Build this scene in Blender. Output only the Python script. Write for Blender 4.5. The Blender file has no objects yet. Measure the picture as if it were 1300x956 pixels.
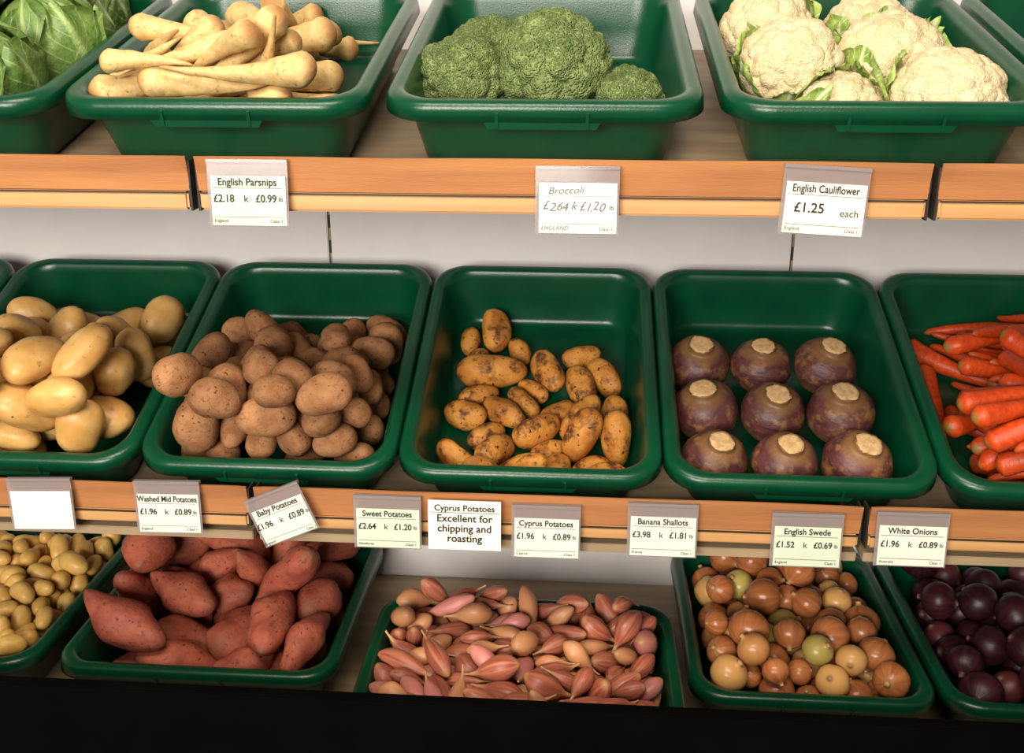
import bpy, math, random, time
import numpy as np
from mathutils import Matrix, Vector, noise
T0=time.time()
H=1.45
scene=bpy.context.scene
try:
    scene.view_settings.view_transform='Standard'
    scene.view_settings.look='None'
except Exception as e: print(e)

def lin(c):
    return tuple(((x/255)/12.92 if x/255<=.04045 else ((x/255+.055)/1.055)**2.4) for x in c)+(1,)

# ------------------------------------------------------------ materials
def base_mat(name,col,rough=.5,metal=0,spec=.5):
    m=bpy.data.materials.new(name); m.use_nodes=True
    nt=m.node_tree; b=nt.nodes['Principled BSDF']
    b.inputs['Base Color'].default_value=lin(col); b.inputs['Roughness'].default_value=rough
    b.inputs['Metallic'].default_value=metal
    b.inputs['Specular IOR Level'].default_value=spec
    return m,nt,b
def noise_node(nt,vec,scale,detail=4,rough=.55):
    n=nt.nodes.new('ShaderNodeTexNoise'); n.inputs['Scale'].default_value=scale
    n.inputs['Detail'].default_value=detail; n.inputs['Roughness'].default_value=rough
    if vec is not None: nt.links.new(vec,n.inputs['Vector'])
    return n.outputs['Fac']
def ramp(nt,fac,a,b,lo=0,hi=1):
    n=nt.nodes.new('ShaderNodeMapRange'); n.clamp=True
    n.inputs[1].default_value=a;n.inputs[2].default_value=b;n.inputs[3].default_value=lo;n.inputs[4].default_value=hi
    nt.links.new(fac,n.inputs[0]); return n.outputs[0]
def mix(nt,fac,c1,c2,mode='MIX'):
    n=nt.nodes.new('ShaderNodeMixRGB'); n.blend_type=mode
    for s,v in ((n.inputs[0],fac),(n.inputs[1],c1),(n.inputs[2],c2)):
        if isinstance(v,bpy.types.NodeSocket): nt.links.new(v,s)
        else: s.default_value=v
    return n.outputs[0]
def vmath(nt,op,a,b):
    n=nt.nodes.new('ShaderNodeVectorMath'); n.operation=op
    for s,v in ((n.inputs[0],a),(n.inputs[1],b)):
        if isinstance(v,bpy.types.NodeSocket): nt.links.new(v,s)
        else: s.default_value=v
    return n.outputs[0]
def attr(nt,name):
    n=nt.nodes.new('ShaderNodeAttribute'); n.attribute_name=name; return n
def simple(name,col,col2=None,scale=20,rough=.5,bump=0,bscale=80,metal=0,spec=.5,stretch=None,thr=(.35,.65)):
    m,nt,b=base_mat(name,col,rough,metal,spec)
    tc=nt.nodes.new('ShaderNodeTexCoord'); v=tc.outputs['Object']
    if stretch: v=vmath(nt,'MULTIPLY',v,stretch)
    if col2:
        f=ramp(nt,noise_node(nt,v,scale),thr[0],thr[1])
        nt.links.new(mix(nt,f,lin(col),lin(col2)),b.inputs['Base Color'])
    if bump:
        bn=nt.nodes.new('ShaderNodeBump'); bn.inputs['Strength'].default_value=bump; bn.inputs['Distance'].default_value=.002
        nt.links.new(noise_node(nt,v,bscale),bn.inputs['Height']); nt.links.new(bn.outputs[0],b.inputs['Normal'])
    return m
def produce(name,c1,c2,nscale=40,spot=None,sthr=(.6,.68),sscale=90,streak=None,rough=.5,bump=.3,bscale=300,
            ends=None,tint=.25,spec=.4,alt=None,alt2=None,sss=0,vor=None,bdist=.002,spot2=None):
    m,nt,b=base_mat(name,c1,rough,0,spec)
    rnd=attr(nt,'rnd').outputs['Fac']; lp=attr(nt,'lp').outputs['Vector']; lqn=attr(nt,'lq'); lq=lqn.outputs['Vector']
    off=nt.nodes.new('ShaderNodeCombineXYZ')
    mm=nt.nodes.new('ShaderNodeMath'); mm.operation='MULTIPLY'; mm.inputs[1].default_value=31.7; nt.links.new(rnd,mm.inputs[0])
    for i in range(3): nt.links.new(mm.outputs[0],off.inputs[i])
    v=vmath(nt,'ADD',lp,off.outputs[0])
    if streak: v1=vmath(nt,'ADD',vmath(nt,'MULTIPLY',lq,streak),off.outputs[0]); f=noise_node(nt,v1,1.0,5,.6)
    else: f=noise_node(nt,v,nscale)
    col=mix(nt,ramp(nt,f,.35,.65),lin(c1),lin(c2))
    for al in (alt2,alt):
        if al: col=mix(nt,ramp(nt,rnd,al[1],al[1]+.02),col,lin(al[0]))
    if spot:
        f2=noise_node(nt,v,sscale,5,.65)
        col=mix(nt,ramp(nt,f2,*sthr),col,lin(spot))
    if spot2:
        f3=noise_node(nt,v,spot2[1],2,.4)
        col=mix(nt,ramp(nt,f3,spot2[2],spot2[2]+.05),col,lin(spot2[0]))
    if ends:
        sp=nt.nodes.new('ShaderNodeSeparateXYZ'); nt.links.new(lq,sp.inputs[0])
        for (ec,a,bb) in ends:
            col=mix(nt,ramp(nt,sp.outputs[2],a,bb),col,lin(ec))
    hs=nt.nodes.new('ShaderNodeHueSaturation')
    rr=nt.nodes.new('ShaderNodeMath'); rr.operation='FRACT'
    m2=nt.nodes.new('ShaderNodeMath'); m2.operation='MULTIPLY'; m2.inputs[1].default_value=7.31; nt.links.new(rnd,m2.inputs[0]); nt.links.new(m2.outputs[0],rr.inputs[0])
    nt.links.new(ramp(nt,rr.outputs[0],0,1,1-tint,1+tint*.6),hs.inputs['Value'])
    nt.links.new(col,hs.inputs['Color']); nt.links.new(hs.outputs[0],b.inputs['Base Color'])
    bn=nt.nodes.new('ShaderNodeBump'); bn.inputs['Strength'].default_value=bump; bn.inputs['Distance'].default_value=bdist
    if vor:
        vn=nt.nodes.new('ShaderNodeTexVoronoi'); vn.inputs['Scale'].default_value=vor; nt.links.new(v,vn.inputs['Vector'])
        nt.links.new(ramp(nt,vn.outputs['Distance'],0,.7,1,0),bn.inputs['Height'])
    else:
        nt.links.new(noise_node(nt,v if not streak else vmath(nt,'ADD',vmath(nt,'MULTIPLY',lq,[s*1.5 for s in streak]),off.outputs[0]),bscale if not streak else 1.0,6,.6),bn.inputs['Height'])
    nt.links.new(bn.outputs[0],b.inputs['Normal'])
    if sss:
        b.inputs['Subsurface Weight'].default_value=sss; b.inputs['Subsurface Scale'].default_value=.006
    return m

M_green=simple('tray_green_plastic',(0,62,38),(3,70,43),scale=12,rough=.27,bump=.15,bscale=500,spec=.5)
M_card=simple('cardboard',(180,120,70),(152,96,54),scale=6,rough=.8,bump=.25,bscale=200,stretch=(.3,1,4))
M_rail=simple('tan_rail',(206,158,104),(180,132,82),scale=8,rough=.5,stretch=(.2,1,6))
M_dark=simple('dark_bracket',(52,36,28),(38,28,24),scale=20,rough=.6)
M_deck=simple('shelf_deck_tan',(170,148,116),(142,120,94),scale=9,rough=.5,bump=.1,stretch=(.3,3,1))
M_panel=simple('back_panel_grey',(234,229,227),(226,221,221),scale=5,rough=.55,bump=.05)
M_slot=simple('slot_dark',(40,40,42),rough=.7)
M_black=simple('added_board_black',(4,4,4),(6,6,6),scale=8,rough=.85,spec=.03)  # for the added board that fills the black caption-bar band
M_floor=simple('floor_dark',(70,62,54),(52,46,40),scale=6,rough=.7)
M_wall=simple('wall_paint',(190,186,178),(182,178,170),scale=4,rough=.8)
M_paper=simple('label_paper',(222,220,206),(216,214,200),scale=20,rough=.6)
M_paperw=simple('label_paper_white',(234,229,218),(228,223,211),scale=20,rough=.6)
M_paperg=simple('label_paper_green',(204,212,190),(197,206,182),scale=20,rough=.6)
M_ink=simple('black_ink',(18,16,18),rough=.6)
M_pencil=simple('pencil_ink',(100,95,105),rough=.6)
M_plastic,_nt,_b=base_mat('clear_plastic',(160,148,146),.12); _b.inputs['Alpha'].default_value=.5

P_wash=produce('washed_potato_skin',(224,180,112),(204,152,82),25,spot=(146,98,52),sthr=(.62,.78),sscale=60,rough=.38,bump=.3,bscale=120,tint=.12,spot2=((120,76,40),150,.72))
P_dusty=produce('dusty_potato_skin',(172,124,86),(144,98,64),40,spot=(104,68,46),sthr=(.55,.74),sscale=120,rough=.88,bump=.8,bscale=350,tint=.2,spec=.15,spot2=((86,56,40),170,.68))
P_cyp=produce('cyprus_potato_skin',(212,148,66),(178,110,42),35,spot=(92,50,26),sthr=(.49,.63),sscale=42,rough=.6,bump=.7,bscale=220,tint=.15,spot2=((80,44,24),180,.66))
P_new=produce('new_potato_skin',(228,186,104),(210,162,80),40,spot=(150,100,50),sthr=(.66,.74),sscale=100,rough=.38,bump=.25,bscale=250,tint=.12)
P_sweet=produce('sweet_potato_skin',(182,98,72),(148,70,54),20,spot=(108,58,42),sthr=(.57,.70),sscale=95,rough=.62,bump=.9,bscale=120,tint=.2,ends=[((140,84,60),.08,.0),((140,84,60),.94,1.0)],spot2=((100,50,38),130,.67))
P_carrot=produce('carrot_skin',(214,80,28),(186,60,20),30,streak=(1.5,1.5,30),rough=.4,bump=.4,tint=.18,ends=[((150,110,50),.975,.995),((170,90,40),.05,0.0)])
P_parsnip=produce('parsnip_skin',(224,192,134),(204,166,102),30,streak=(1.5,1.5,18),spot=(150,104,56),sthr=(.59,.70),sscale=130,rough=.55,bump=.5,tint=.12,ends=[((170,122,70),.92,.99),((190,140,84),.15,0.0)])
P_shal=produce('shallot_skin',(190,118,88),(148,74,60),30,streak=(3,3,1.0),rough=.36,bump=.45,tint=.28,ends=[((206,160,110),.68,.88),((190,140,96),.08,.0)],alt=((196,122,112),.78),alt2=((204,142,98),.6))
P_onion=produce('onion_skin',(196,126,76),(166,94,54),30,streak=(2.6,2.6,.8),rough=.26,bump=.16,tint=.25,ends=[((200,156,104),.86,.97),((170,130,86),.06,.0)],alt=((192,172,94),.92),alt2=((212,160,96),.72))
P_red=produce('red_onion_skin',(62,24,30),(38,12,18),30,streak=(3,3,.8),rough=.42,bump=.35,tint=.3,ends=[((120,80,70),.90,.98),((120,90,70),.06,.0)],alt=((86,40,40),.8))
P_swede=produce('swede_skin',(106,60,58),(80,42,44),30,streak=(1.2,1.2,9),spot=(150,106,64),sthr=(.49,.65),sscale=38,rough=.45,bump=.8,tint=.18,
   ends=[((178,136,74),.44,.14),((132,94,58),.83,.90)])
P_swcut=produce('swede_cut_top',(222,186,136),(194,152,100),120,rough=.75,bump=.8,bscale=500,tint=.1)
P_broc=produce('broccoli_buds',(140,156,98),(104,124,70),45,rough=.8,bump=1.0,vor=380,tint=.15,spec=.15,bdist=.004)
P_stem=produce('broccoli_stem',(150,176,100),(130,160,86),60,rough=.6,bump=.2,tint=.1)
P_caul=produce('cauliflower_curd',(226,206,168),(214,190,146),30,rough=.6,bump=.55,vor=330,tint=.05,sss=.12,bdist=.0025)
def leafmat(name,c1,c2,rib):
    m,nt,b=base_mat(name,c1,.45)
    lq=attr(nt,'lq').outputs['Vector']; sp=nt.nodes.new('ShaderNodeSeparateXYZ'); nt.links.new(lq,sp.inputs[0])
    lp=attr(nt,'lp').outputs['Vector']
    col=mix(nt,ramp(nt,noise_node(nt,lp,30),.35,.65),lin(c1),lin(c2))
    ab=nt.nodes.new('ShaderNodeMath'); ab.operation='ABSOLUTE'; nt.links.new(sp.outputs[0],ab.inputs[0])
    col=mix(nt,ramp(nt,ab.outputs[0],.12,.03),col,lin(rib))
    ma=nt.nodes.new('ShaderNodeMath'); ma.operation='MULTIPLY_ADD'; ma.inputs[1].default_value=-.45
    nt.links.new(ab.outputs[0],ma.inputs[0]); nt.links.new(sp.outputs[1],ma.inputs[2])
    mb=nt.nodes.new('ShaderNodeMath'); mb.operation='PINGPONG'; mb.inputs[1].default_value=.07; nt.links.new(ma.outputs[0],mb.inputs[0])
    vf=ramp(nt,mb.outputs[0],.012,.0,0,.7)
    col=mix(nt,vf,col,lin(rib)); nt.links.new(col,b.inputs['Base Color'])
    bn=nt.nodes.new('ShaderNodeBump'); bn.inputs['Strength'].default_value=.6; bn.inputs['Distance'].default_value=.004
    nt.links.new(noise_node(nt,lp,110),bn.inputs['Height']); nt.links.new(bn.outputs[0],b.inputs['Normal'])
    b.inputs['Subsurface Weight'].default_value=.1; b.inputs['Subsurface Scale'].default_value=.004
    return m
P_leaf=leafmat('cauliflower_leaf',(164,184,96),(128,158,70),(212,216,164))
P_cab=leafmat('cabbage_leaf',(116,142,70),(86,118,52),(154,176,106))

# ------------------------------------------------------------ mesh accumulators
class Acc:
    def __init__(s): s.v=[];s.f=[];s.lp=[];s.lq=[];s.r=[];s.mi=[];s.n=0
    def add(s,geo,M=None,rnd=0.5,mi=0):
        v,f,lp,lq=geo
        if M is not None:
            A=np.array(M); v=v@A[:3,:3].T+A[:3,3]
        s.v.append(v); s.f.extend([tuple(i+s.n for i in q) for q in f]); s.lp.append(lp); s.lq.append(lq)
        s.r.append(np.full(len(v),rnd)); s.mi.extend([mi]*len(f)); s.n+=len(v)
    def build(s,name,mats,parent=None,origin=None):
        V=np.concatenate(s.v)
        if origin is not None: V=V-np.array(origin)
        me=bpy.data.meshes.new(name); me.from_pydata(V.tolist(),[],s.f)
        for k,dt,arr,key in (('rnd','FLOAT',np.concatenate(s.r),'value'),('lp','FLOAT_VECTOR',np.concatenate(s.lp),'vector'),('lq','FLOAT_VECTOR',np.concatenate(s.lq),'vector')):
            a=me.attributes.new(k,dt,'POINT'); a.data.foreach_set(key,arr.astype(np.float32).ravel())
        for m in mats: me.materials.append(m)
        me.polygons.foreach_set('material_index',s.mi); me.polygons.foreach_set('use_smooth',[True]*len(me.polygons))
        me.update()
        o=bpy.data.objects.new(name,me); bpy.context.collection.objects.link(o)
        if origin is not None: o.location=origin
        if parent: o.parent=parent
        return o

def lathe(pts,seed=0,ns=20,amp=.05,fs=1.2,bend=0,bend2=0,squash=1.0,ampz=1.0):
    z0=pts[0][1]; L=pts[-1][1]-z0
    vs=[];lq=[]
    def dis(r,z,th):
        t=(z-z0)/L
        c,s_=math.cos(th),math.sin(th)
        n=noise.noise(Vector((c*fs+seed*13.1,s_*fs,t*fs*2*ampz+seed*7.7)))+.4*noise.noise(Vector((c*fs*2.7,s_*fs*2.7+seed*3.3,t*fs*5*ampz)))
        rr=r*(1+amp*n*2)
        s2=(2*t-1)
        return (rr*c+bend*L*(s2*s2-.4)+bend2*L*(s2**3-s2*.5), rr*s_*squash, z),(c,s_,t)
    p,q=dis(0,pts[0][1],0); vs.append(p);lq.append(q)
    for (r,z) in pts[1:-1]:
        for j in range(ns):
            p,q=dis(r,z,2*math.pi*j/ns); vs.append(p);lq.append(q)
    p,q=dis(0,pts[-1][1],0); vs.append(p);lq.append(q)
    nr=len(pts)-2; f=[]
    for j in range(ns): f.append((0,1+(j+1)%ns,1+j))
    for i in range(nr-1):
        for j in range(ns):
            a=1+i*ns+j;b=1+i*ns+(j+1)%ns; f.append((a,b,b+ns,a+ns))
    last=len(vs)-1; o=1+(nr-1)*ns
    for j in range(ns): f.append((o+j,o+(j+1)%ns,last))
    v=np.array(vs); return v,f,v.copy(),np.array(lq)
def prof(fn,L,nr):
    out=[(0,-L/2)]
    for i in range(1,nr):
        t=(1-math.cos(math.pi*i/nr))/2; out.append((max(fn(t),1e-4),(t-.5)*L))
    out.append((0,L/2)); return out
def gen_potato(L,W,Hh,seed,ns,nr,amp=.06):
    e=2.15+.4*((seed*.37)%1); fn=lambda t:(W/2)*(1-abs(2*t-1)**e)**(1/2.05)*(1+.10*(2*t-1)*math.sin(seed))
    return lathe(prof(fn,L,nr),seed,ns,amp,1.0,bend=.05*math.sin(seed*2.1),squash=Hh/W)
def gen_sweet(L,R,seed,ns,nr):
    k=.68+.30*((seed*.61)%1)
    fn=lambda t:R*(math.sin(math.pi*t**k)**.60)*(1+.08*math.sin(9*t+seed))
    return lathe(prof(fn,L,nr),seed,ns,.10,1.1,bend=.09*math.sin(seed*1.7),bend2=.05*math.cos(seed),squash=.92,ampz=1.6)
def gen_carrot(L,R,seed,ns,nr):
    fn=lambda t:R*(.30+.70*t**.8)*min(1,(t/.04))**.5*min(1,max(0,(1-t)/.06))**.5
    return lathe(prof(fn,L,nr),seed,ns,.05,1.0,bend=.06*math.sin(seed*2.3),bend2=.04*math.cos(seed*1.3),ampz=3)
def gen_parsnip(L,R,seed,ns,nr):
    pw=1.5+.4*math.sin(seed)
    fn=lambda t:(R*(.08+.30*t+.62*t**pw))*min(1,t/.03)**.5*min(1,max(0,(1-t)/.085))**.45
    return lathe(prof(fn,L,nr),seed,ns,.07,1.0,bend=.06*math.sin(seed*2.9),bend2=.04*math.cos(seed*1.9),ampz=4)
def gen_shallot(L,R,seed,ns,nr):
    def fn(t):
        u=t/.80
        a=R*(math.sin(math.pi*u**.80)**.75) if u<1 else 0
        neck=R*.34*max(0,1-(t-.6)/.42) if t>.6 else 0
        return max(a,neck,R*.10)*min(1,t/.015)**.5
    return lathe(prof(fn,L,nr),seed,ns,.07,1.2,bend=.07*math.sin(seed*2.9),bend2=.04,squash=.9)
def gen_onion(R,seed,ns,nr):
    L=2.15*R
    def fn(t):
        u=min(1,max(0,(t-.03)/.87)); a=R*(1-abs(2*u-1)**2.1)**.52
        nk=R*.15 if t>.5 else R*.12
        return max(a,nk)
    return lathe(prof(fn,L,nr),seed,ns,.035,1.0,bend=.0)

# ------------------------------------------------------------ tray geometry
TW,TL=.3975,.524
def rrect(hw,hl,r,n=8):
    out=[]
    for cx,cy,a0 in ((hw-r,hl-r,0),(-hw+r,hl-r,90),(-hw+r,-hl+r,180),(hw-r,-hl+r,270)):
        for i in range(n+1):
            a=math.radians(a0+90*i/n); out.append((cx+r*math.cos(a),cy+r*math.sin(a)))
    return out
def make_tray(M,W=TW,L=TL,Hh=.112):
    P=[(.080,-Hh+.005),(.056,-Hh+.005),(.047,-Hh+.008),(.042,-Hh+.016),(.033,-Hh*.5),(.026,-.016),(.022,-.0045),(.018,-.001),(.012,0),(.006,-.0008),(.0018,-.004),(0,-.009),
       (-.0015,-.024),(.0005,-.0245),(.002,-.022),(.003,-.010),(.023,-.013),(.032,-Hh*.5),(.042,-Hh+.010),(.048,-Hh),(.080,-Hh)]
    vs=[];fs=[];n=8; m=4*(n+1)
    for ins,z in P:
        r=max(.014,.060-ins*.45)
        for x,y in rrect(W/2-ins,L/2-ins,r,n): vs.append((x,y,z))
    for i in range(len(P)-1):
        for j in range(m):
            a=i*m+j;b=i*m+(j+1)%m; fs.append((b,a,a+m,b+m))
    fs.append(tuple(range(m))); fs.append(tuple(reversed(range((len(P)-1)*m,len(P)*m))))
    def bx(x0,x1,y0,y1,z0,z1,tp=0):
        k=len(vs)
        for z,e in ((z0,tp),(z1,0)):
            for (x,y) in ((x0+e,y0),(x1-e,y0),(x1-e,y1),(x0+e,y1)): vs.append((x,y,z))
        fs.extend([(k,k+3,k+2,k+1),(k+4,k+5,k+6,k+7),(k,k+1,k+5,k+4),(k+1,k+2,k+6,k+5),(k+2,k+3,k+7,k+6),(k+3,k,k+4,k+7)])
    for sg in (-1,1):
        yo=sg*(L/2+.0014); yi=sg*(L/2-.002)
        bx(-.072,.072,min(yo,yi),max(yo,yi),-.033,-.023,.006)
        for xx in (-.055,.055):
            y2=sg*(L/2+.003); bx(xx-.002,xx+.002,min(y2,yi),max(y2,yi),-.031,-.012)
    me=bpy.data.meshes.new('produce_tray'); me.from_pydata(vs,[],fs); me.materials.append(M_green)
    me.polygons.foreach_set('use_smooth',[len(p.vertices)==4 and p.index<(len(P)-1)*m for p in me.polygons]); me.update()
    o=bpy.data.objects.new('produce_tray',me); bpy.context.collection.objects.link(o); o.matrix_world=M
    return o
def TM(x,y,z,tilt): return Matrix.Translation((x,y,z+H))@Matrix.Rotation(math.radians(tilt),4,'X')
TOPY,TOPZ,TOPT=1.478,-.025,16
MIDY,MIDZ,MIDT=1.562,-.535,22.4
topM={k:TM(x,TOPY,TOPZ,TOPT) for k,x in dict(cab=-.880,par=-.470,bro=-.052,cau=.368,nx=.780).items()}
midM={k:TM(x,MIDY,MIDZ,MIDT) for k,x in dict(l=-1.274,A=-.872,B=-.472,C=-.072,D=.328,E=.729).items()}
botM=dict(new=TM(-1.110,1.608,-1.034,0),sw=TM(-.640,1.608,-1.034,0),sh=TM(-.085,1.375,-1.000,0),on=TM(.392,1.608,-1.034,0),red=TM(.797,1.608,-1.034,0))
dims={'sw':(.485,.49,.112),'sh':(.520,.40,.146),'new':(.39,.49,.112),'on':(.395,.49,.112),'red':(.395,.49,.112)}
for M in topM.values(): make_tray(M)
for M in midM.values(): make_tray(M)
for k,M in botM.items(): make_tray(M,*dims[k])

# ------------------------------------------------------------ physics packed piles
S=10.0
rng=random.Random(7)
piles={}
proxies=[]
simcol=bpy.data.collections.new('sim'); scene.collection.children.link(simcol)
colliders=[]
def hull(points,M):
    me=bpy.data.meshes.new('c'); me.from_pydata([tuple((M@Vector(p))*S) for p in points],[],[(0,1,3,2),(4,6,7,5),(0,4,5,1),(2,3,7,6),(0,2,6,4),(1,5,7,3)])
    o=bpy.data.objects.new('c',me); simcol.objects.link(o); colliders.append(o)
def collide_tray(M,W=TW,L=TL,Hh=.112,raise_=0,ext=.10):
    zf=-Hh+.005+raise_; hw,hl=W/2,L/2
    hull([(sx*hw,sy*hl,z) for sx in(-1,1) for sy in(-1,1) for z in (zf-.08,zf)],M)
    def ins(z): return .045+(z+Hh)*(.024-.045)/Hh
    z0,z1=-Hh-.02,ext
    for sg in(-1,1):
        hull([(sg*(hw-ins(min(z,.0))+o),sy*(hl+.05),z) for o in (0,.08) for sy in (-1,1) for z in (z0,z1)],M)
        hull([(sx*(hw+.05),sg*(hl-ins(min(z,.0))+o),z) for o in (0,.08) for sx in (-1,1) for z in (z0,z1)],M)
def make_pile(name,mat,genf,nvar,items,M,dim=(TW,TL,.112),fr=1.0,ad=.6,ld=.15):
    hi=[genf(k+1,False) for k in range(nvar)]; lo=[]
    for k in range(nvar):
        g=genf(k+1,True); me=bpy.data.meshes.new('p'); me.from_pydata((g[0]*S).tolist(),[],g[1]); lo.append(me)
    rec=[]
    for i,(p,R,s) in enumerate(items):
        k=i%nvar
        o=bpy.data.objects.new('p',lo[k]); simcol.objects.link(o)
        w=M@Vector(p); o.matrix_world=Matrix.Translation(w*S)@(M.to_3x3()@R).to_4x4()@Matrix.Scale(s,4)
        rec.append((o,k,s)); proxies.append((o,fr,ad,ld))
    piles[name]=(mat,hi,rec,M,dim)
def rotrand(): 
    return (Matrix.Rotation(rng.uniform(0,6.28),3,'Z')@Matrix.Rotation(rng.uniform(0,3.14),3,'X')@Matrix.Rotation(rng.uniform(0,6.28),3,'Z'))
def rotflat(az,jit=.25,roll=None):
    return Matrix.Rotation(az,3,'Z')@Matrix.Rotation(math.pi/2+rng.uniform(-jit,jit),3,'Y')@Matrix.Rotation(rng.uniform(0,6.28) if roll is None else roll,3,'Z')
def layers(n,W,L,cell,z0,dz,rot,smin,smax,cx=0,cy=0,shrink=.0):
    out=[];l=0
    while len(out)<n:
        k=1-shrink*l; nx=max(1,int(W*k/cell[0])); ny=max(1,int(L*k/cell[1]))
        cells=[(i,j) for i in range(nx) for j in range(ny)]; rng.shuffle(cells)
        for i,j in cells:
            if len(out)>=n: break
            x=cx+((i+.5)/nx-.5)*W*k+rng.uniform(-.1,.1)*cell[0]; y=cy+((j+.5)/ny-.5)*L*k+rng.uniform(-.1,.1)*cell[1]
            out.append(((x,y,z0+l*dz),rot(),rng.uniform(smin,smax)))
        l+=1
    return out
collide_tray(midM['A'])
make_pile('washed_potato_pile',P_wash,lambda s,l:gen_potato([.110,.118,.094,.114,.094,.106][s%6],[.072,.070,.076,.068,.072,.074][s%6],[.060,.058,.064,.058,.062,.062][s%6],s,*( (9,7) if l else (24,20))),6,
   layers(54,.31,.43,(.10,.10),-.05,.075,lambda:rotflat(rng.uniform(0,6.28),.5),.80,1.08,cy=.0),midM['A'],fr=1.3,ad=.9)
collide_tray(midM['B'])
make_pile('dusty_potato_pile',P_dusty,lambda s,l:gen_potato([.080,.090,.072,.086,.074,.094][s%6],[.061,.062,.062,.060,.064,.066][s%6],[.055,.054,.057,.052,.058,.057][s%6],s+11,*((9,7) if l else (22,18))),6,
   layers(76,.30,.40,(.078,.078),-.065,.065,rotrand,.76,1.06,cy=-.0),midM['B'],fr=1.3,ad=.9)
cyp=[(-.104,.182,80,60),(-.145,.15,60,42),(-.108,.128,60,36),(-.06,.118,120,42),(-.105,.072,-8,82),(-.018,.062,60,60),(.069,.035,150,60),(.122,.064,110,54),(.078,.095,20,48),(-.138,.022,10,50),(-.057,.004,160,48),(-.090,-.028,140,62),(-.138,-.058,0,52),(-.020,-.060,75,60),(.032,-.028,115,62),(.114,-.027,30,52),(.130,-.100,70,66),(.076,-.095,25,64),(.020,-.095,0,42),(-.066,-.105,80,60),(-.130,-.112,160,50),(-.025,-.122,20,50),(.030,-.160,0,52),(.110,-.185,5,52),(-.138,-.165,0,42),(-.085,-.165,10,50),(-.028,-.172,170,50),(.070,-.160,40,44),(-.10,-.07,20,46),(-.04,.035,70,42),(.0,-.005,20,44)]
collide_tray(midM['C'])
make_pile('cyprus_potato_pile',P_cyp,lambda s,l:gen_potato(.076,[.042,.046,.042,.048,.043][s%5],[.036,.038,.036,.040,.038][s%5],s+31,*((9,7) if l else (24,20)),.08),5,
   [((x,y,-.083+.004*(i%3)),rotflat(math.radians(a),.05),L*.00130/.076*1.16) for i,(x,y,a,L) in enumerate(cyp)],midM['C'],fr=6,ad=.995,ld=.9)
collide_tray(midM['E'])
make_pile('carrot_pile',P_carrot,lambda s,l:gen_carrot([.20,.17,.22,.18,.16][s%5],[.018,.019,.018,.017,.020][s%5],s,*((8,7) if l else (16,26))),5,
   layers(100,.16,.40,(.16,.042),-.06,.040,lambda:rotflat(rng.choice([0,3.14])+rng.gauss(-.45,.6),.12),.8,1.1),midM['E'],fr=1.2,ad=.8)
collide_tray(botM['sw'],*dims['sw'])
make_pile('sweet_potato_pile',P_sweet,lambda s,l:gen_sweet([.15,.18,.14,.17,.13,.175][s%6],[.037,.035,.043,.038,.041,.033][s%6],s,*((9,8) if l else (28,28))),6,
   layers(48,.34,.36,(.17,.085),-.05,.08,lambda:rotflat(rng.uniform(-.3,2.6),.35),.78,1.12),botM['sw'],dims['sw'],fr=1.4,ad=.8)
collide_tray(botM['new'],*dims['new'],raise_=.055)
make_pile('new_potato_pile',P_new,lambda s,l:gen_potato([.052,.06,.046,.056][s%4],[.036,.038,.036,.034][s%4],[.034,.035,.034,.032][s%4],s+51,*((8,6) if l else (16,14))),4,
   layers(130,.28,.38,(.055,.055),-.03,.045,rotrand,.85,1.12),botM['new'],dims['new'])
collide_tray(botM['sh'],*dims['sh'],raise_=.080)
make_pile('shallot_pile',P_shal,lambda s,l:gen_shallot([.100,.088,.108,.094,.082][s%5],[.0175,.0190,.0165,.018,.0195][s%5],s,*((8,8) if l else (18,24))),5,
   layers(215,.38,.28,(.09,.040),-.04,.038,lambda:rotflat(rng.uniform(0,6.28),.2),.74,1.12),botM['sh'],dims['sh'])
collide_tray(botM['on'],*dims['on'],raise_=.04)
make_pile('onion_pile',P_onion,lambda s,l:gen_onion([.028,.030,.026,.029][s%4],s,*((9,8) if l else (24,22))),4,
   layers(84,.28,.38,(.062,.062),-.03,.06,lambda:Matrix.Rotation(rng.uniform(0,6.28),3,'Z')@Matrix.Rotation(rng.uniform(0,1.6),3,'X'),.72,1.2),botM['on'],dims['on'],ad=.85)
collide_tray(botM['red'],*dims['red'],raise_=.045)
make_pile('red_onion_pile',P_red,lambda s,l:gen_onion([.034,.032,.036,.03][s%4],s+5,*((9,8) if l else (24,22))),4,
   layers(46,.28,.38,(.075,.075),-.03,.07,rotrand,.85,1.1),botM['red'],dims['red'],ad=.85)
collide_tray(topM['par'],raise_=.03,ext=.05)
make_pile('parsnip_pile',P_parsnip,lambda s,l:gen_parsnip([.19,.17,.21,.18,.15,.19][s%6],[.0245,.023,.026,.026,.022,.025][s%6],s,*((8,8) if l else (20,30))),6,
   layers(60,.14,.34,(.14,.055),-.03,.050,lambda:rotflat(rng.choice([0,3.14])+rng.gauss(.2,.7),.12),.75,1.08,cx=-.005),topM['par'],fr=1.0,ad=.8)
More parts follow.
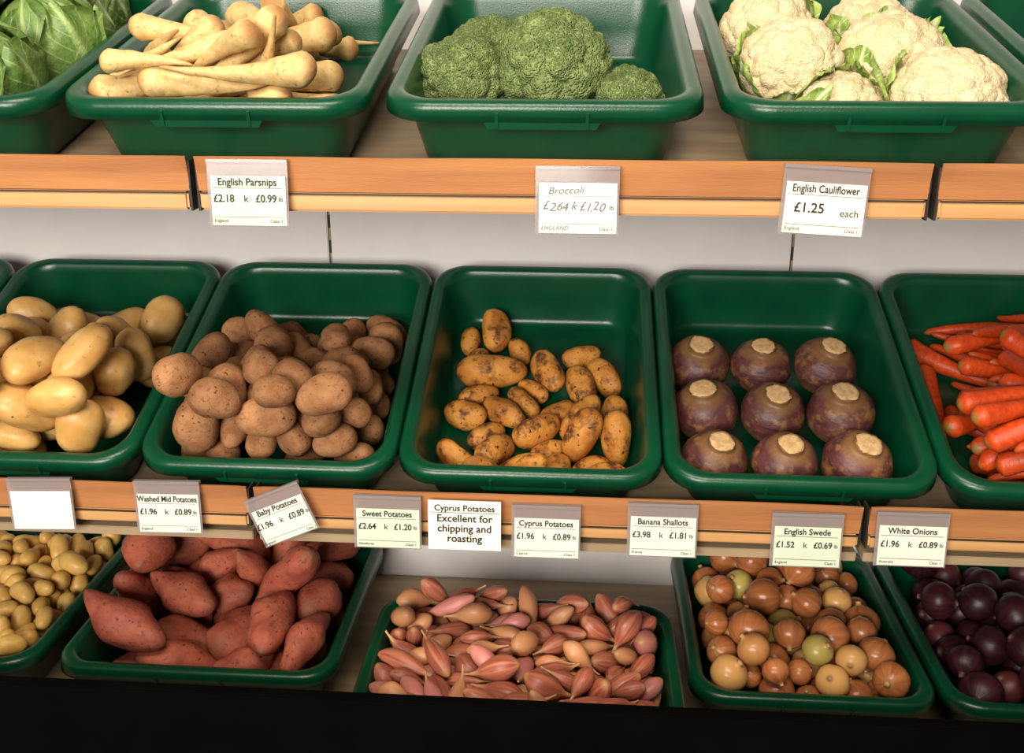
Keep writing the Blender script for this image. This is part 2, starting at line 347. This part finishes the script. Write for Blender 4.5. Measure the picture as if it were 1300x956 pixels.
try:
    scene.gravity=(0,0,-30)
    scene.frame_start=1; scene.frame_end=400
    bpy.ops.rigidbody.world_add()
    rw=scene.rigidbody_world
    rc=bpy.data.collections.new('rb'); rw.collection=rc
    rw.point_cache.frame_start=1; rw.point_cache.frame_end=400
    rw.substeps_per_frame=6; rw.solver_iterations=12
    bpy.ops.object.select_all(action='DESELECT')
    for o,_,_,_ in proxies: o.select_set(True)
    bpy.context.view_layer.objects.active=proxies[0][0]
    bpy.ops.rigidbody.objects_add(type='ACTIVE')
    for o,fr,ad,ld in proxies:
        r=o.rigid_body; r.collision_shape='CONVEX_HULL'; r.friction=fr; r.restitution=0; r.use_margin=True; r.collision_margin=.01
        r.linear_damping=ld; r.angular_damping=ad; r.mass=1
    bpy.ops.object.select_all(action='DESELECT')
    for o in colliders: o.select_set(True)
    bpy.context.view_layer.objects.active=colliders[0]
    bpy.ops.rigidbody.objects_add(type='PASSIVE')
    for o in colliders:
        r=o.rigid_body; r.collision_shape='CONVEX_HULL'; r.friction=1.0; r.restitution=0; r.use_margin=True; r.collision_margin=.005
    for f in range(1,125): scene.frame_set(f)
    dg=bpy.context.evaluated_depsgraph_get()
    final={o.name:o.evaluated_get(dg).matrix_world.copy() for o,_,_,_ in proxies}
    print('SIM ok',time.time()-T0)
except Exception as e:
    print('SIM FAIL',e); final={o.name:o.matrix_world.copy() for o,_,_,_ in proxies}
for name,(mat,hi,rec,M,dim) in piles.items():
    acc=Acc(); Mi=M.inverted(); lost=0; A=np.array(Mi); Hh=dim[2]
    for o,k,s in rec:
        m=final[o.name]; loc=m.translation/S
        l=Mi@loc
        if l.z<-.15 or l.z>.14 or abs(l.x)>dim[0]/2-.030 or abs(l.y)>dim[1]/2-.030: lost+=1; continue
        X=Matrix.Translation(loc)@m.to_quaternion().to_matrix().to_4x4()@Matrix.Scale(s,4)
        B=A@np.array(X); v=hi[k][0]@B[:3,:3].T+B[:3,3]
        lowm=v[:,2]<-.004
        if lowm.any():   # drop anything that pokes through the tray wall
            u=v[lowm]; ins=.023+np.clip(-u[:,2]-.013,0,1)/(Hh-.013)*.025
            if (np.abs(u[:,0])>dim[0]/2-ins).any() or (np.abs(u[:,1])>dim[1]/2-ins).any() or (u[:,2]<-Hh).any(): lost+=1; continue
        acc.add(hi[k],X,rng.random())
    print(name,len(rec),'lost',lost)
    acc.build(name,[mat],origin=tuple(M.translation))
try: bpy.ops.rigidbody.world_remove()
except Exception as e: print(e)
for o in [p[0] for p in proxies]+colliders: bpy.data.objects.remove(o,do_unlink=True)
scene.collection.children.unlink(simcol); bpy.data.collections.remove(simcol)
scene.frame_set(1)

# ------------------------------------------------------------ swedes
def gen_swede(R,seed):
    pts=[(0,-.92*R),(.12*R,-.91*R),(.3*R,-.86*R),(.55*R,-.74*R),(.78*R,-.52*R),(.93*R,-.26*R),(1.0*R,0),(.985*R,.22*R),(.9*R,.45*R),(.76*R,.63*R),(.60*R,.74*R),(.48*R,.79*R),(.42*R,.82*R),(.395*R,.87*R),(.385*R,.94*R),(.38*R,.985*R)]
    a=lathe(pts+[(0,.985*R)],seed,36,.045,1.3,ampz=1.5)
    cap=lathe([(0,.975*R),(.372*R,.98*R),(.368*R,1.0*R),(.28*R,1.015*R),(.13*R,1.0*R),(0,1.01*R)],seed,24,.12,2.0)
    return a,cap
rows=[(.052,[-.124,-.019,.090]),(-.062,[-.122,-.014,.094]),(-.172,[-.116,-.010,.099])]
k=0
for y,xs in rows:
    for x in xs:
        R=[.053,.051,.053,.054,.052,.054,.051,.051,.054][k]
        a,c=gen_swede(R,k+1); acc=Acc()
        acc.add(a,None,(k*.137)%1,0); acc.add(c,None,(k*.31)%1,1)
        o=acc.build('swede',[P_swede,P_swcut])
        o.matrix_world=midM['D']@Matrix.Translation((x,y+.004,-.107+R*.93))@Matrix.Rotation(rng.uniform(-.02,.22),4,'X')@Matrix.Rotation(rng.uniform(-.16,.16),4,'Y')@Matrix.Rotation(k,4,'Z')
        k+=1

# ------------------------------------------------------------ brassicas
import bmesh
_ico={}
def ico(n):
    if n not in _ico:
        bm=bmesh.new(); bmesh.ops.create_icosphere(bm,subdivisions=n,radius=1)
        bm.verts.ensure_lookup_table()
        _ico[n]=(np.array([v.co[:] for v in bm.verts]),[tuple(v.index for v in f.verts) for f in bm.faces]); bm.free()
    return _ico[n]
def floret(r,seed,c1,A1,c2,A2,sub=4):
    d,f=ico(sub); out=np.empty_like(d); off=Vector((seed*3.7,seed*1.9,seed*5.3))
    for i in range(len(d)):
        v=Vector(d[i]); p=v*r; rad=r
        if v.z>-.45:
            q=noise.voronoi(p/c1+off)[0][0]; rad+=A1*(1-1.7*q*q)
            q=noise.voronoi(p/c2+off*2)[0][0]; rad+=A2*(1-1.6*q*q)
        w=v*rad; out[i]=(w.x,w.y,w.z)
    return out,f,out.copy(),d.copy()
def head(acc,R,seed,variants,fr,n,flat,emin=-.25,mi=0,core=.80,jit=.07):
    rr=random.Random(seed)
    d,f=ico(3); c=d*np.array([R*core,R*core,R*core*flat]); acc.add((c,f,c.copy(),d.copy()),None,.3,mi)
    for i in range(n*2):
        z=1-2*(i+.5)/(n*2)
        if z<emin: continue
        th=i*2.39996+seed
        s=math.sqrt(1-z*z); v=Vector((s*math.cos(th),s*math.sin(th),z))+Vector((rr.uniform(-jit,jit),rr.uniform(-jit,jit),rr.uniform(-jit,jit)))
        v.normalize(); k=rr.uniform(.82,1.18)*fr
        cen=Vector((v.x*(R-k*R*.9),v.y*(R-k*R*.9),v.z*(R-k*R*.9)*flat))*rr.uniform(.96,1.10)
        q=v.to_track_quat('Z','Y').to_matrix().to_4x4()@Matrix.Rotation(rr.uniform(0,6.28),4,'Z')
        acc.add(variants[i%len(variants)],Matrix.Translation(cen)@q@Matrix.Scale(k*R,4),rr.random(),mi)
def gen_leaf(R,az,spread,e0,e1,seed,nu=18,nv=22,curl=.25,lift=1.06,ruf=.06):
    vs=[];lq=[]
    for j in range(nv+1):
        v=j/nv
        for i in range(nu+1):
            u=2*i/nu-1
            wid=spread*(math.sin(math.pi*(.12+.80*v))**.55)
            el=math.radians(e0+(e1-e0)*v*(1-.12*u*u)); a=az+u*wid
            n=noise.noise(Vector((u*2.2+seed*5,v*3,seed)))+.5*noise.noise(Vector((u*6+seed*5,v*7,seed)))
            edge=max(abs(u)**2,v**3)
            r=R*(lift+curl*edge*v*(1+n*.8)+ruf*n*(.4+edge)+.02*math.exp(-(u/.1)**2))
            vs.append((r*math.cos(el)*math.cos(a),r*math.cos(el)*math.sin(a),r*math.sin(el))); lq.append((u,v,0))
    f=[]
    for j in range(nv):
        for i in range(nu):
            a_=j*(nu+1)+i; f.append((a_,a_+1,a_+nu+2,a_+nu+1))
    v=np.array(vs); return v,f,v.copy(),np.array(lq)
def place(o,M,loc,rx=0,ry=0,rz=0):
    o.matrix_world=M@Matrix.Translation(loc)@Matrix.Rotation(rx,4,'X')@Matrix.Rotation(ry,4,'Y')@Matrix.Rotation(rz,4,'Z')
def unitvar(r,n,*a):
    out=[]
    for s in range(n):
        v,f,lp,lq=floret(r,s+1,*a); out.append((v/r,f,lp,lq))
    return out
BV=unitvar(.023,5,.0115,.0045,.0042,.0011)
CV=unitvar(.024,5,.0120,.0032,.0055,.0012)
for s,(x,y,z,R,rx,ry) in enumerate([(-.122,-.060,-.040,.060,.1,-.2),(-.092,.04,-.035,.054,-.1,-.3),(.005,-.048,-.026,.076,.2,.05),(.010,.065,-.045,.056,-.1,0),(.112,-.088,-.060,.045,.3,.3)]):
    acc=Acc(); head(acc,R,s+1,BV,.33 if R>.05 else .38,30 if R>.05 else 22,.84,core=.70,jit=.10)
    for j in range(5):
        a=j*1.26+s; st=lathe([(0,-R*.75),(.007,-R*.72),(.009,-R*.6),(.012,-R*.2),(.014,0),(0,.005)],s,10,.05)
        acc.add(st,Matrix.Rotation(.45,4,Vector((math.sin(a),-math.cos(a),0))),.5,1)
    st=lathe([(0,-R*.85),(.016,-R*.83),(.018,-R*.7),(.022,-R*.5),(.03,-R*.2),(0,-R*.1)],s,16,.05)
    acc.add(st,None,.5,1)
    o=acc.build('broccoli_head',[P_broc,P_stem]); place(o,topM['bro'],(x,y,z),rx,ry,s)
for s,(x,y,z,R,rx,ry,lv) in enumerate([(-.086,-.030,-.030,.066,.25,-.15,[(3.5,28),(4.6,8),(2.4,30)]),(.056,.005,-.036,.070,.15,.05,[(.5,38),(3.9,32),(1.5,35),(2.8,20)]),(.102,-.125,-.048,.072,.25,.05,[(2.7,38),(1.4,25)]),(-.098,.115,-.03,.066,.1,-.1,[(.2,42),(1.8,30),(5.2,15)]),(-.035,-.145,-.058,.054,.4,-.1,[(3.6,72),(4.9,60),(0.3,62),(2.2,70),(1.2,60)]),(.06,.145,-.045,.066,0,.1,[(.2,20),(3.8,30)])]):
    acc=Acc(); head(acc,R,s+21,CV,.34,40,.86,emin=-.35)
    for j,(az,e1) in enumerate(lv):
        acc.add(gen_leaf(R,az,.62,-42,e1,s*7+j,curl=.16,lift=1.05),None,.5,1)
    o=acc.build('cauliflower',[P_caul,P_leaf]); place(o,topM['cau'],(x,y,z),rx,ry,0)
for s,(x,y,z,R) in enumerate([(.075,.03,-.022,.080),(.040,-.125,-.03,.076),(-.09,.07,-.03,.080),(.05,.17,-.03,.070),(-.1,-.11,-.03,.078)]):
    acc=Acc(); d,f=ico(4); acc.add((d*R*.95,f,d*R,np.stack([np.abs(d[:,0])*0+.5,d[:,2]*.5+.5,d[:,2]*0],1)),None,.5,0)
    for j in range(9):
        acc.add(gen_leaf(R,j*2.4+s,.85,-55,[96,88,80,92,70,60,50,45,40][j],s*11+j,lift=1.0+.020*j,curl=.02+.028*j,ruf=.035,nu=24,nv=28),None,.5,0)
    o=acc.build('cabbage',[P_cab]); place(o,topM['cab'],(x,y,z),.3 if s<2 else .1,0,s)

# ------------------------------------------------------------ shelving
def box(name,c,size,mat,bevel=.001,rot=None,parent=None,M=None):
    bm=bmesh.new(); bmesh.ops.create_cube(bm,size=1); bmesh.ops.scale(bm,vec=size,verts=bm.verts)
    if bevel: bmesh.ops.bevel(bm,geom=bm.edges[:],offset=bevel,segments=2,affect='EDGES')
    me=bpy.data.meshes.new(name); bm.to_mesh(me); bm.free(); me.materials.append(mat)
    o=bpy.data.objects.new(name,me); bpy.context.collection.objects.link(o)
    mt=Matrix.Translation(c)
    if rot: mt=mt@Matrix.Rotation(rot,4,'X')
    if M is not None: mt=M@mt
    if parent is not None:
        o.parent=parent; o.matrix_parent_inverse=Matrix(); o.matrix_basis=parent.matrix_basis.inverted()@mt
    else: o.matrix_basis=mt
    return o
def empty(name,loc,rot=None):
    o=bpy.data.objects.new(name,None); o.empty_display_size=.05; bpy.context.collection.objects.link(o)
    o.matrix_basis=Matrix.Translation(loc)@(rot if rot else Matrix())
    return o
XL,XR=-1.70,1.36
BAYS=[(-1.385,-.485),(-.477,.407),(.415,1.31)]
def shelf_unit(y_lip,ztop,zcard,zbot,M0,decky0=-.245,decky1=.3):
    e=empty('shelf',(0,y_lip,zbot+H))
    for i,(a,b) in enumerate(BAYS):
        cx=(a+b)/2; w=b-a-.003
        n=60; vs=[];fs=[]
        for j in range(n+1):
            x=a+.0015+w*j/n; wv=.0012*noise.noise(Vector((x*4,i*3,0)))+.0005*noise.noise(Vector((x*17,i,1)))
            endc=.004*(math.exp(-(w*j/n)/.012)+math.exp(-(w*(1-j/n))/.012))
            zt=ztop+H+.0012*noise.noise(Vector((x*6,5,i)))
            for (dy,z) in ((-.003+wv-endc*.6,zt),(.0,(zt+zcard+H)/2),(.0015,zcard+H),(.0050,zcard+H),(.0035,(zt+zcard+H)/2),(.0005+wv-endc*.6,zt)):
                vs.append((x,y_lip+dy-.001,z))
        for j in range(n):
            for q in range(6):
                a_=j*6+q; b_=j*6+(q+1)%6; fs.append((a_,b_,b_+6,a_+6))
        fs.append(tuple(range(5,-1,-1))); fs.append(tuple(range(n*6,n*6+6)))
        me=bpy.data.meshes.new('cardboard_strip'); me.from_pydata([tuple(Vector(v)-Vector((0,y_lip,zbot+H))) for v in vs],[],fs); me.materials.append(M_card)
        bm=bmesh.new(); bm.from_mesh(me); bmesh.ops.recalc_face_normals(bm,faces=bm.faces); bm.to_mesh(me); bm.free()
        o=bpy.data.objects.new('cardboard_strip',me); bpy.context.collection.objects.link(o); o.parent=e
        box('price_rail',(cx,y_lip+.003,(zcard+zbot)/2+H-.001),(w-.004,.012,zcard-zbot),M_rail,.003,parent=e)
        box('rail_groove',(cx,y_lip-.0035,zcard+H-.002),(w-.006,.002,.002),M_dark,0,parent=e)
        for sx in (a+.001,b-.001):
            box('end_bracket',(sx,y_lip+.014,(ztop+zbot)/2+H-.004),(.003,.028,(ztop-zbot)*.95),M_dark,.0005,parent=e)
        box('deck',(cx,(decky0+decky1)/2,-.122),(b-a-.002,decky1-decky0,.018),M_deck,.001,parent=e,M=M0)
        fr=M0@Vector((0,decky0,-.122))
        y0,y1=y_lip+.006,fr.y+.006
        box('deck_front',(cx,(y0+y1)/2,fr.z-.002),(b-a-.002,y1-y0,.014),M_deck,.001,parent=e)
    return e
topE=shelf_unit(1.200,-.160,-.203,-.226,TM(0,TOPY,TOPZ,TOPT))
midE=shelf_unit(1.303,-.657,-.702,-.722,TM(0,MIDY,MIDZ,MIDT),decky1=.31)
botE=empty('shelf',(0,1.5,-1.15+H))
box('deck',(-.17,1.52,-1.156+H),(3.06,.70,.02),M_deck,.001,parent=botE)
box('added_front_board',(-.17,1.165,(-.909-H)/2+H),(3.06,.018,H-.909-.002),M_black,.002,parent=botE)  # added board, invented to keep the bottom band black like the caption bar
bp=empty('shelf_back_panel',(0,1.88,.9))
ups=[-1.385,-.492,.398,1.29]
edges=[XL]+ups+[XR]
for a,b in zip(edges[:-1],edges[1:]):
    box('panel',((a+b)/2,1.886,.95),(b-a-.006,.012,1.5),M_panel,.002,parent=bp)
for u in ups:
    box('upright',(u,1.90,.95),(.04,.03,1.6),M_slot,.001,parent=bp)
    for z in np.arange(.3,1.7,.05):
        box('slot',(u+.001,1.884,z),(.004,.004,.024),M_deck,0,parent=bp)
box('floor',(0,.3,-.05),(7,6,.1),M_floor,0)
box('wall_back',(0,2.05,1.5),(7,.1,3.0),M_wall,0)

# ------------------------------------------------------------ price labels
def text(body,x,z,size,parent,mat=M_ink,align='CENTER',bold=.0,y=-.0016,shear=0,sx=1,rot=0):
    c=bpy.data.curves.new('text','FONT'); c.body=body; c.size=size; c.align_x=align; c.align_y='CENTER'; c.offset=bold; c.shear=shear
    c.materials.append(mat); o=bpy.data.objects.new('text',c); bpy.context.collection.objects.link(o)
    o.parent=parent; o.location=(x,y,z); o.rotation_euler=(math.pi/2,rot,0); o.scale=(sx,1,1); return o
def label(x,y,z,kind,title=None,p1=None,p2=None,f1='England',f2='Class 1',roll=0,mat=M_paper,w=.094,h=.062):
    e=empty('price_label',(x,y,z+H),Matrix.Rotation(roll,4,'Y')@Matrix.Rotation(math.radians(-5),4,'X'))
    I=e.matrix_basis
    def b(n,c,s,m,bev=0): 
        return box(n,(0,0,0),s,m,bev,parent=e,M=I@Matrix.Translation(c))
    if kind!='big':
        b('plastic_holder',(0,.0012,.007),(w+.006,.0012,h+.020),M_plastic)
        b('holder_clip',(0,.003,h/2+.015),(w+.006,.008,.004),M_plastic)
        b('card',(.001,-.0002,-.002),(w-.001,.0010,h-.002),mat)
    else:
        b('card',(0,0,0),(w,.001,h),mat)
    if kind=='std':
        text(title,0,.0205,.0126,e,bold=.0002,sx=.92 if len(title)<17 else .80)
        b('rule',(0,-.0012,.0135),(w-.008,.0003,.0004),M_ink)
        if p2:
            text(p1,-.043,.0005,.0130,e,align='LEFT',bold=.0002,sx=.9); text('k',-.002,.0005,.0125,e); text(p2,.036,.0005,.0130,e,align='RIGHT',bold=.0002,sx=.9); text('lb',.041,.0,.008,e)
        else:
            text(p1,-.035,-.002,.016,e,align='LEFT',bold=.0002); text('each',.030,-.006,.012,e)
        b('rule',(0,-.0012,-.0215),(w-.008,.0003,.0004),M_ink)
        text(f1,-.043,-.0265,.0056,e,align='LEFT'); text(f2,.043,-.0265,.0056,e,align='RIGHT')
    if kind=='hand':
        text('Broccoli',-.014,.019,.0115,e,M_pencil,shear=.3,sx=1.1,rot=-.03)
        for i,(ch,dx,dz,r) in enumerate([('£',-.038,.001,-.1),('2',-.030,-.001,.08),('.',-.026,-.001,0),('6',-.0215,.0,.1),('4',-.015,-.001,-.06),('k',-.004,.001,.1),('£',.006,.0,-.12),('1',.013,-.001,.05),('.',.0165,-.001,0),('2',.0215,.001,-.1),('0',.029,-.001,.06)]):
            text(ch,dx,dz,.0145,e,M_pencil,shear=.3,rot=r)
        text('lb',.041,-.001,.008,e)
        b('rule',(0,-.0012,.0125),(w-.008,.0003,.0004),M_pencil); b('rule',(0,-.0012,-.0205),(w-.008,.0003,.0004),M_pencil)
        text('ENGLAND',-.043,-.0258,.007,e,M_pencil,align='LEFT',shear=.2); text('Class 1',.043,-.0265,.0056,e,align='RIGHT')
    if kind=='big':
        text(title,0,.0265,.0130,e,bold=.0002)
        b('rule',(0,-.0008,.0195),(w-.004,.0004,.0007),M_ink)
        for i,t in enumerate(('Excellent for','chipping and','roasting')): text(t,0,.0105-i*.0155,.0158,e,bold=.00025)
    return e
TY,MY=1.184,1.286
label(-.408,TY,-.210,'std','English Parsnips','£2.18','£0.99',mat=M_paperg)
label(-.007,TY,-.214,'hand')
label(.282,TY,-.211,'std','English Cauliflower','£1.25',None,roll=math.radians(3))
label(-.798,MY,-.698,'blank',mat=M_paperw,roll=math.radians(-2))
label(-.603,MY,-.696,'std','Washed Mid Potatoes','£1.96','£0.89',roll=math.radians(-1))
label(-.428,MY-.006,-.698,'std','Baby Potatoes','£1.96','£0.89',roll=math.radians(-24),w=.084,h=.058)
label(-.275,MY,-.708,'std','Sweet Potatoes','£2.64','£1.20','Honduras',mat=M_paperg)
label(-.161,MY-.004,-.699,'big','Cyprus Potatoes',w=.106,h=.076,mat=M_paperw)
label(-.043,MY,-.715,'std','Cyprus Potatoes','£1.96','£0.89','Cyprus')
label(.124,MY,-.706,'std','Banana Shallots','£3.98','£1.81','France')
label(.328,MY,-.714,'std','English Swede','£1.52','£0.69',mat=M_paperg)
label(.473,MY,-.707,'std','White Onions','£1.96','£0.89','Australia',mat=M_paper)

# ------------------------------------------------------------ light, world, camera
w=bpy.data.worlds.new('World'); scene.world=w; w.use_nodes=True
w.node_tree.nodes['Background'].inputs[0].default_value=(1,.92,.82,1); w.node_tree.nodes['Background'].inputs[1].default_value=.20
def area(name,loc,target,sx,sy,power,col):
    l=bpy.data.lights.new(name,'AREA'); l.shape='RECTANGLE'; l.size=sx; l.size_y=sy; l.energy=power; l.color=col
    o=bpy.data.objects.new(name,l); bpy.context.collection.objects.link(o); o.location=loc
    o.rotation_euler=(Vector(target)-Vector(loc)).to_track_quat('-Z','Y').to_euler(); return o
area('ceiling_light',(-.2,.05,2.8),(0,1.5,.65),1.6,.5,48,(1,.88,.72))
area('window_light',(-.9,-1.9,1.85),(0,1.5,.65),2.0,1.1,158,(1,.935,.84))
cam=bpy.data.cameras.new('camera'); co=bpy.data.objects.new('camera',cam); bpy.context.collection.objects.link(co)
co.location=(0,0,H); co.rotation_euler=(math.radians(72),0,math.radians(4.1)); cam.lens=35; cam.sensor_width=36; cam.shift_y=-44/1300
cam.clip_start=.05
scene.camera=co
print('DONE',time.time()-T0)
